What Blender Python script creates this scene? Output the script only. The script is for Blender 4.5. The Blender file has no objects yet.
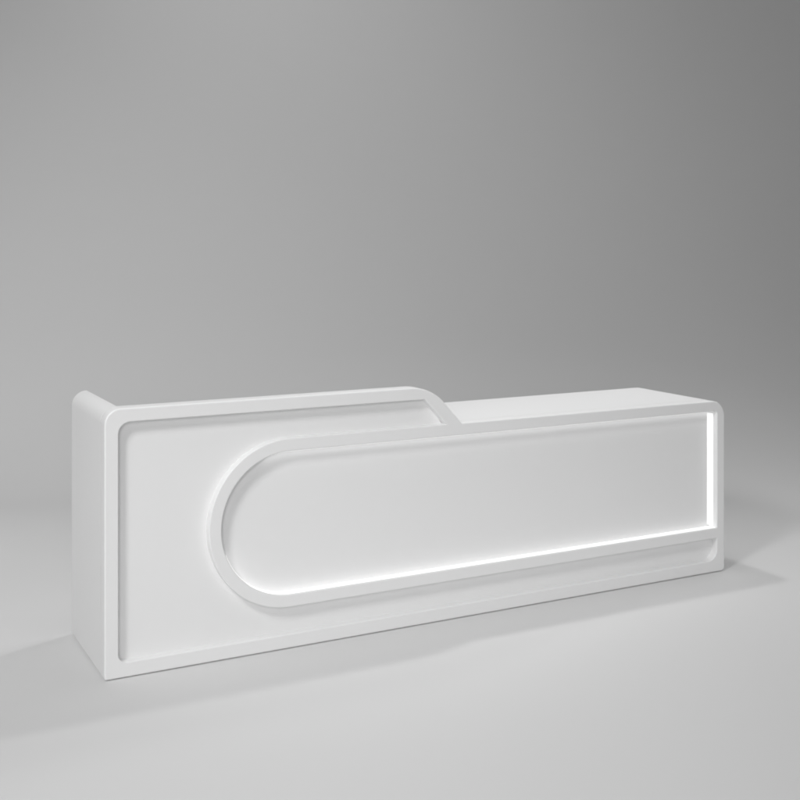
import bpy, math
from mathutils import Vector
from mathutils.geometry import tessellate_polygon

sc = bpy.context.scene
col = sc.collection
R = math.radians

# ------------------------------------------------------------------ camera
cam_d = bpy.data.cameras.new('camera')
cam = bpy.data.objects.new('camera', cam_d)
col.objects.link(cam)
cam.location = (-1.1027, -4.6889, 1.8105)
cam.rotation_euler = (R(90), 0, -0.4828)
cam_d.sensor_width = 36
cam_d.lens = 1148.375 / 800 * 36
cam_d.shift_y = -(400 - 236.2353) / 800
cam_d.clip_start = 0.05
cam_d.clip_end = 200
sc.camera = cam

# ------------------------------------------------------------------ render
sc.view_settings.view_transform = 'Standard'
sc.view_settings.look = 'None'
sc.view_settings.exposure = 0
sc.view_settings.gamma = 1
sc.render.engine = 'CYCLES'
sc.cycles.use_denoising = True
sc.cycles.use_adaptive_sampling = False
sc.cycles.filter_width = 1.9
sc.cycles.max_bounces = 10
sc.cycles.diffuse_bounces = 6

# ------------------------------------------------------------------ dim studio ambience
world = bpy.data.worlds.new('World')
sc.world = world
world.use_nodes = True
bg = world.node_tree.nodes['Background']
bg.inputs['Color'].default_value = (1.0, 1.0, 1.0, 1)
bg.inputs['Strength'].default_value = 0.135

# ------------------------------------------------------------------ lamps
def softbox(name, loc, target, size, power, size_y=None, spread=180, color=(1, 1, 1)):
    d = bpy.data.lights.new(name, 'AREA')
    d.energy = power
    d.color = color
    d.shape = 'RECTANGLE' if size_y else 'DISK'
    d.size = size
    if size_y:
        d.size_y = size_y
    d.spread = R(spread)
    o = bpy.data.objects.new(name, d)
    col.objects.link(o)
    o.location = loc
    o.rotation_euler = (Vector(target) - Vector(loc)).to_track_quat('-Z', 'Y').to_euler()
    return o

# big soft key, high on the left in front of the desk
softbox('key_softbox', (-3.4, -3.0, 5.1), (1.6, 0.3, 0.6), 1.4, 224)
# overhead lamp a little behind the desk: lays the shadow band in front of it
softbox('overhead_softbox', (2.3, 1.5, 5.6), (1.9, -0.25, 0.0), 0.35, 16.5, spread=92)
# low lamp far to the right: the faint shadow that leaves the picture on the left
softbox('side_softbox', (8.0, 1.5, 3.0), (-0.5, 0.0, 0.0), 0.5, 2.6, spread=25)
# broad frontal fill, overhead bank, and small fills at the right-hand end
softbox('fill_softbox', (-2.5, -7.5, 3.2), (1.2, -0.4, 0.2), 3.0, 23, spread=52)
softbox('overhead_bank', (2.0, -0.8, 6.3), (2.2, -0.6, 0.0), 3.0, 15.5, spread=90)
softbox('right_fill', (5.5, 0.8, 6.0), (4.6, 0.1, 0.0), 3.0, 7.5, spread=42)
softbox('right_front_fill', (6.5, -6.0, 2.5), (3.3, 0.0, 0.5), 1.5, 0.6, spread=25)
# lamps that wash the backdrop and the floor behind and left of the desk
softbox('backdrop_softbox', (0.3, 0.3, 6.0), (2.8, 6.5, 3.6), 2.0, 15.0, spread=85)
softbox('backdrop_floor_softbox', (-4.0, 1.5, 5.0), (-1.0, 5.0, 0.4), 1.5, 21, spread=70)
softbox('left_floor_softbox', (-4.0, 0.2, 4.7), (-0.5, 2.2, 0.0), 1.0, 7.5, spread=50)

# ------------------------------------------------------------------ materials
def mat(name, colr, rough, bump=0.0, scale=60, var=0.0, spec=0.5):
    m = bpy.data.materials.new(name)
    m.use_nodes = True
    nt = m.node_tree
    b = nt.nodes['Principled BSDF']
    b.inputs['Roughness'].default_value = rough
    b.inputs['Specular IOR Level'].default_value = spec
    b.inputs['Base Color'].default_value = (*colr, 1)
    tc = nt.nodes.new('ShaderNodeTexCoord')
    n = nt.nodes.new('ShaderNodeTexNoise')
    n.inputs['Scale'].default_value = scale
    n.inputs['Detail'].default_value = 4
    nt.links.new(tc.outputs['Object'], n.inputs['Vector'])
    if var:
        mr = nt.nodes.new('ShaderNodeMapRange')
        mr.inputs['To Min'].default_value = rough - var
        mr.inputs['To Max'].default_value = rough + var
        nt.links.new(n.outputs['Fac'], mr.inputs['Value'])
        nt.links.new(mr.outputs['Result'], b.inputs['Roughness'])
    if bump:
        bp = nt.nodes.new('ShaderNodeBump')
        bp.inputs['Strength'].default_value = bump
        bp.inputs['Distance'].default_value = 0.001
        nt.links.new(n.outputs['Fac'], bp.inputs['Height'])
        nt.links.new(bp.outputs['Normal'], b.inputs['Normal'])
    return m

M_DESK = mat('white_solid_surface', (0.815, 0.815, 0.815), 0.5, 0.0, 90, 0.05, 0.35)
M_SWEEP = mat('grey_studio_paper', (0.635, 0.635, 0.635), 0.75, 0.05, 40, 0.05, 0.25)
def light_mat(name, strength):
    m = bpy.data.materials.new(name)
    m.use_nodes = True
    b = m.node_tree.nodes['Principled BSDF']
    b.inputs['Base Color'].default_value = (0.8, 0.8, 0.8, 1)
    b.inputs['Emission Color'].default_value = (1.0, 1.0, 1.0, 1)
    b.inputs['Emission Strength'].default_value = strength
    return m
M_LED = light_mat('white_light_strip', 0.6)
M_LED_TOP = light_mat('white_light_strip_upper', 0.85)

# ------------------------------------------------------------------ geometry helpers
def arc(cx, cz, r, a0, a1, n=16):
    return [(cx + r * math.cos(R(a0 + (a1 - a0) * i / n)), cz + r * math.sin(R(a0 + (a1 - a0) * i / n))) for i in range(n + 1)]

def fillet(pts, n=14):
    """pts: list of (x, z, radius); returns the outline with rounded corners"""
    out = []
    k = len(pts)
    for i in range(k):
        p = Vector(pts[i][:2]); r = pts[i][2]
        if r <= 0:
            out.append(tuple(p)); continue
        a = (Vector(pts[i - 1][:2]) - p).normalized()
        b_ = (Vector(pts[(i + 1) % k][:2]) - p).normalized()
        half = a.angle(b_) / 2
        t = r / math.tan(half)
        c = p + (a + b_).normalized() * (r / math.sin(half))
        s = p + a * t; e = p + b_ * t
        a0 = math.atan2(*(s - c).yx); a1 = math.atan2(*(e - c).yx)
        d = (a1 - a0 + math.pi) % (2 * math.pi) - math.pi
        for j in range(n + 1):
            an = a0 + d * j / n
            out.append((c.x + r * math.cos(an), c.y + r * math.sin(an)))
    return out

def area2(l):
    return sum(l[i - 1][0] * l[i][1] - l[i][0] * l[i - 1][1] for i in range(len(l)))

def offset(loop, d):
    """moves a loop to its left by d (into the solid: outer loops counter-clockwise, holes clockwise)"""
    out = []
    k = len(loop)
    for i in range(k):
        p0, p, p1 = Vector(loop[i - 1]), Vector(loop[i]), Vector(loop[(i + 1) % k])
        e0 = (p - p0).normalized(); e1 = (p1 - p).normalized()
        n0 = Vector((-e0.y, e0.x)); n1 = Vector((-e1.y, e1.x))
        m = n0 + n1
        m = m / max(m.length_squared / 2, 0.2)
        q = p + m * d
        out.append((q.x, q.y))
    return out

def clean(l):
    o = []
    for p in l:
        if not o or (Vector(p) - Vector(o[-1])).length > 1e-5:
            o.append(p)
    if (Vector(o[0]) - Vector(o[-1])).length < 1e-5:
        o.pop()
    return o

def slab(name, outer, holes, y0, y1, m, parent=None, bf=0.003, bb=0.0, org=(0, 0, 0), bh=None):
    """a board whose outline lies in X-Z and whose thickness runs from y0 to y1,
    with a rounded arris of radius bf on its front and bb on its back"""
    loops = []
    o = clean(outer)
    if area2(o) < 0: o.reverse()
    loops.append(o)
    for h in holes:
        h = clean(h)
        if area2(h) > 0: h.reverse()
        loops.append(h)
    N = 5
    def ring_set(f):
        rings = []
        for i in range(N + 1):
            a = math.pi / 2 * i / N
            rings.append((f * (1 - math.sin(a)), y0 + f * (1 - math.cos(a))))
            if f <= 0: break
        if bb > 0:
            for i in range(N + 1):
                a = math.pi / 2 * (1 - i / N)
                rings.append((bb * (1 - math.sin(a)), y1 - bb * (1 - math.cos(a))))
        else:
            rings.append((0.0, y1))
        return rings
    radii = [bf] + (bh or [bf] * len(holes))
    verts, faces, flat = [], [], []
    idx = []
    for l, rad in zip(loops, radii):
        rings = ring_set(rad)
        per = []
        for (d, y) in rings:
            ol = offset(l, d) if d > 1e-7 else l
            st = len(verts)
            verts += [(x - org[0], y - org[1], z - org[2]) for x, z in ol]
            per.append((st, ol))
        idx.append(per)
        k = len(l)
        for a in range(len(rings) - 1):
            s0, s1 = per[a][0], per[a + 1][0]
            for i in range(k):
                j = (i + 1) % k
                faces.append((s0 + i, s0 + j, s1 + j, s1 + i)); flat.append(False)
    for ring, flip in ((0, False), (-1, True)):
        polys = [[Vector((x, z, 0)) for x, z in per[ring][1]] for per in idx]
        lut = [per[ring][0] + i for per in idx for i in range(len(per[ring][1]))]
        for t in tessellate_polygon(polys):
            t = [lut[i] for i in t]
            a, b_, c = (Vector(verts[i]) for i in t)
            ny = (b_ - a).cross(c - a).y
            if abs(ny) < 1e-12: continue
            if (ny > 0) != flip: t = t[::-1]
            faces.append(tuple(t)); flat.append(True)
    me = bpy.data.meshes.new(name)
    me.from_pydata(verts, [], faces)
    for p, f in zip(me.polygons, flat):
        p.use_smooth = not f
    me.set_sharp_from_angle(angle=R(32))
    me.materials.append(m)
    me.update()
    ob = bpy.data.objects.new(name, me)
    col.objects.link(ob)
    if parent: ob.parent = parent
    return ob

# ------------------------------------------------------------------ setting: seamless studio sweep (floor curving up into the wall)
def sweep():
    c, s = math.cos(0.4828), math.sin(0.4828)
    cx, cy = -1.1027, -4.6889
    START, RAD, W, TOP = 7.7, 2.4, 14.0, 7.0   # metres from the camera, along its heading
    prof = [(-4.0, 0.0), (0.0, 0.0), (4.0, 0.0)]
    n = 40
    for i in range(n + 1):
        a = math.pi / 2 * i / n
        prof.append((START + RAD * math.sin(a), RAD * (1 - math.cos(a))))
    prof.append((START + RAD, TOP))
    us = [-W + 2 * W * i / 12 for i in range(13)]
    verts = [(cx + c * u + s * d, cy - s * u + c * d, z) for d, z in prof for u in us]
    k = len(us)
    faces = [(r * k + i, r * k + i + 1, (r + 1) * k + i + 1, (r + 1) * k + i) for r in range(len(prof) - 1) for i in range(k - 1)]
    me = bpy.data.meshes.new('studio_floor')
    me.from_pydata(verts, [], faces)
    for p in me.polygons: p.use_smooth = True
    me.materials.append(M_SWEEP)
    o = bpy.data.objects.new('studio_floor', me)
    col.objects.link(o)
    o['kind'] = 'structure'
    o['label'] = 'seamless pale grey studio floor curving up into the backdrop wall'
    o['category'] = 'floor'
sweep()

# ------------------------------------------------------------------ the reception desk
L, D, H, LOW = 3.338, 0.632, 1.106, 0.923    # length, depth, high and low heights
T = 0.057                                     # width of the raised rim
BASE = 0.003
FR, BK = 0.042, 0.077                         # recess depth, back of the front wall
ORG = (L / 2, D / 2, 0)
desk = bpy.data.objects.new('reception_desk', None)
col.objects.link(desk)
desk.location = ORG
desk['label'] = 'white reception desk with stepped counter, rounded rim and glowing pill-shaped recess, on grey studio floor'
desk['category'] = 'reception desk'

SX, SLOPE = 1.690, 1.06                       # foot of the slanted step and its steepness
xt = SX - (H - LOW) / SLOPE
outer = fillet([(0, BASE, 0.010), (L, BASE, 0.022), (L, LOW, 0.085), (SX, LOW, 0.0), (xt, H, 0.24), (0, H, 0.066)])

RO, RI, CX, CZ = 0.370, 0.314, 0.812, 0.553   # round end of the ring
ztop_i, zbot_i = CZ + RI, CZ - RI
ztop_o, zbot_o = CZ + RO, CZ - RO
XR = L - 0.054
# slanted edge of the field, parallel to the step
nlen = math.hypot(1, SLOPE)
dx = 0.062 * nlen / SLOPE
def slant(z): return SX - dx - (z - LOW) / SLOPE
zt = H - T
def z0(pts): return [(x, z, 0) for x, z in pts]
holeA = fillet([(T, 0.064, 0.035), (XR, 0.064, 0.062), (XR, zbot_o, 0.006)] + z0(arc(CX, CZ, RO, 270, 90, 56))
               + [(slant(ztop_o), ztop_o, 0), (slant(zt), zt, 0.010), (T, zt, 0.050)])
holeB = fillet([(XR, zbot_i, 0), (XR, ztop_i, 0.016)] + z0(arc(CX, CZ, RI, 90, 270, 56)))

frame = slab('front_frame', outer, [holeA, holeB], 0, BK, M_DESK, desk, 0.006, 0.003, ORG, [0.004, 0.006])

# recessed field panel behind the frame (its edge is let into the frame)
e = 0.012
fieldO = fillet([(T - e, 0.064 - e, 0.03), (XR + e, 0.064 - e, 0.03), (XR + e, zbot_o + e, 0)] + z0(arc(CX, CZ, RO - e, 270, 90, 48))
                + [(slant(ztop_o) + 0.006, ztop_o - e, 0), (slant(zt) + 0.006, zt + e, 0), (T - e, zt + e, 0)])
slab('field_panel', fieldO, [], FR, BK - 0.008, M_DESK, desk, 0.001, 0, ORG)

# backlit panel at the bottom of the pill-shaped recess
e = 0.015
GP = 0.045
GAP = 0.029                                   # channel for the upright light strip at the right-hand end
glowO = [(XR - GAP, zbot_i - e), (XR - GAP, ztop_i + e)] + arc(CX, CZ, RI + e, 90, 270, 56)
slab('inset_panel', glowO, [], GP, BK - 0.006, M_DESK, desk, 0, 0, ORG)

# light strip let into the inner edge of the recess
def strip(path, th, y0, y1, name, m):
    inner = []
    k = len(path)
    for i in range(k):
        a = Vector(path[max(i - 1, 0)]); b_ = Vector(path[min(i + 1, k - 1)]); p = Vector(path[i])
        d = (b_ - a).normalized()
        inner.append(tuple(p + Vector((-d.y, d.x)) * th))
    return slab(name, path + inner[::-1], [], y0, y1, m, desk, 0, 0, ORG)

g = 0.0008
bottom = arc(CX, CZ, RI + g, 200, 270, 36) + [(CX + (XR - CX) * i / 10, zbot_i - g) for i in range(1, 10)] + [(XR - 0.004, zbot_i - g)]
strip(bottom, 0.003, 0.007, GP - 0.001, 'light_strip', M_LED)
strip([(XR - 0.018, ztop_i + g), (CX, ztop_i + g)] + arc(CX, CZ, RI + g, 90, 112, 8)[1:], 0.003, 0.012, GP - 0.003, 'light_strip', M_LED_TOP)
strip([(XR + g, zbot_i + 0.003), (XR + g, ztop_i - 0.017)], 0.003, 0.031, 0.083, 'light_strip', M_LED)
slab('light_channel', [(XR - 0.07, zbot_i - 0.012), (XR - 0.002, zbot_i - 0.012), (XR - 0.002, ztop_i + 0.012), (XR - 0.07, ztop_i + 0.012)], [], 0.0835, 0.09, M_DESK, desk, 0, 0, ORG)

# left return wall with its rounded top corner
slab('side_panel', fillet([(0, BASE, 0.010), (0.066, BASE, 0), (0.066, H, 0), (0, H, 0.066 - 1e-4)]), [], BK, D, M_DESK, desk, 0, 0.003, ORG)
# low counter, folding down over the right-hand end
th = 0.055
slab('countertop', fillet([(0.066, LOW - th, 0), (L - th, LOW - th, 0.03), (L - th, BASE, 0), (L, BASE, 0.022), (L, LOW, 0.085), (0.066, LOW, 0)]), [], BK, D, M_DESK, desk, 0, 0.003, ORG)
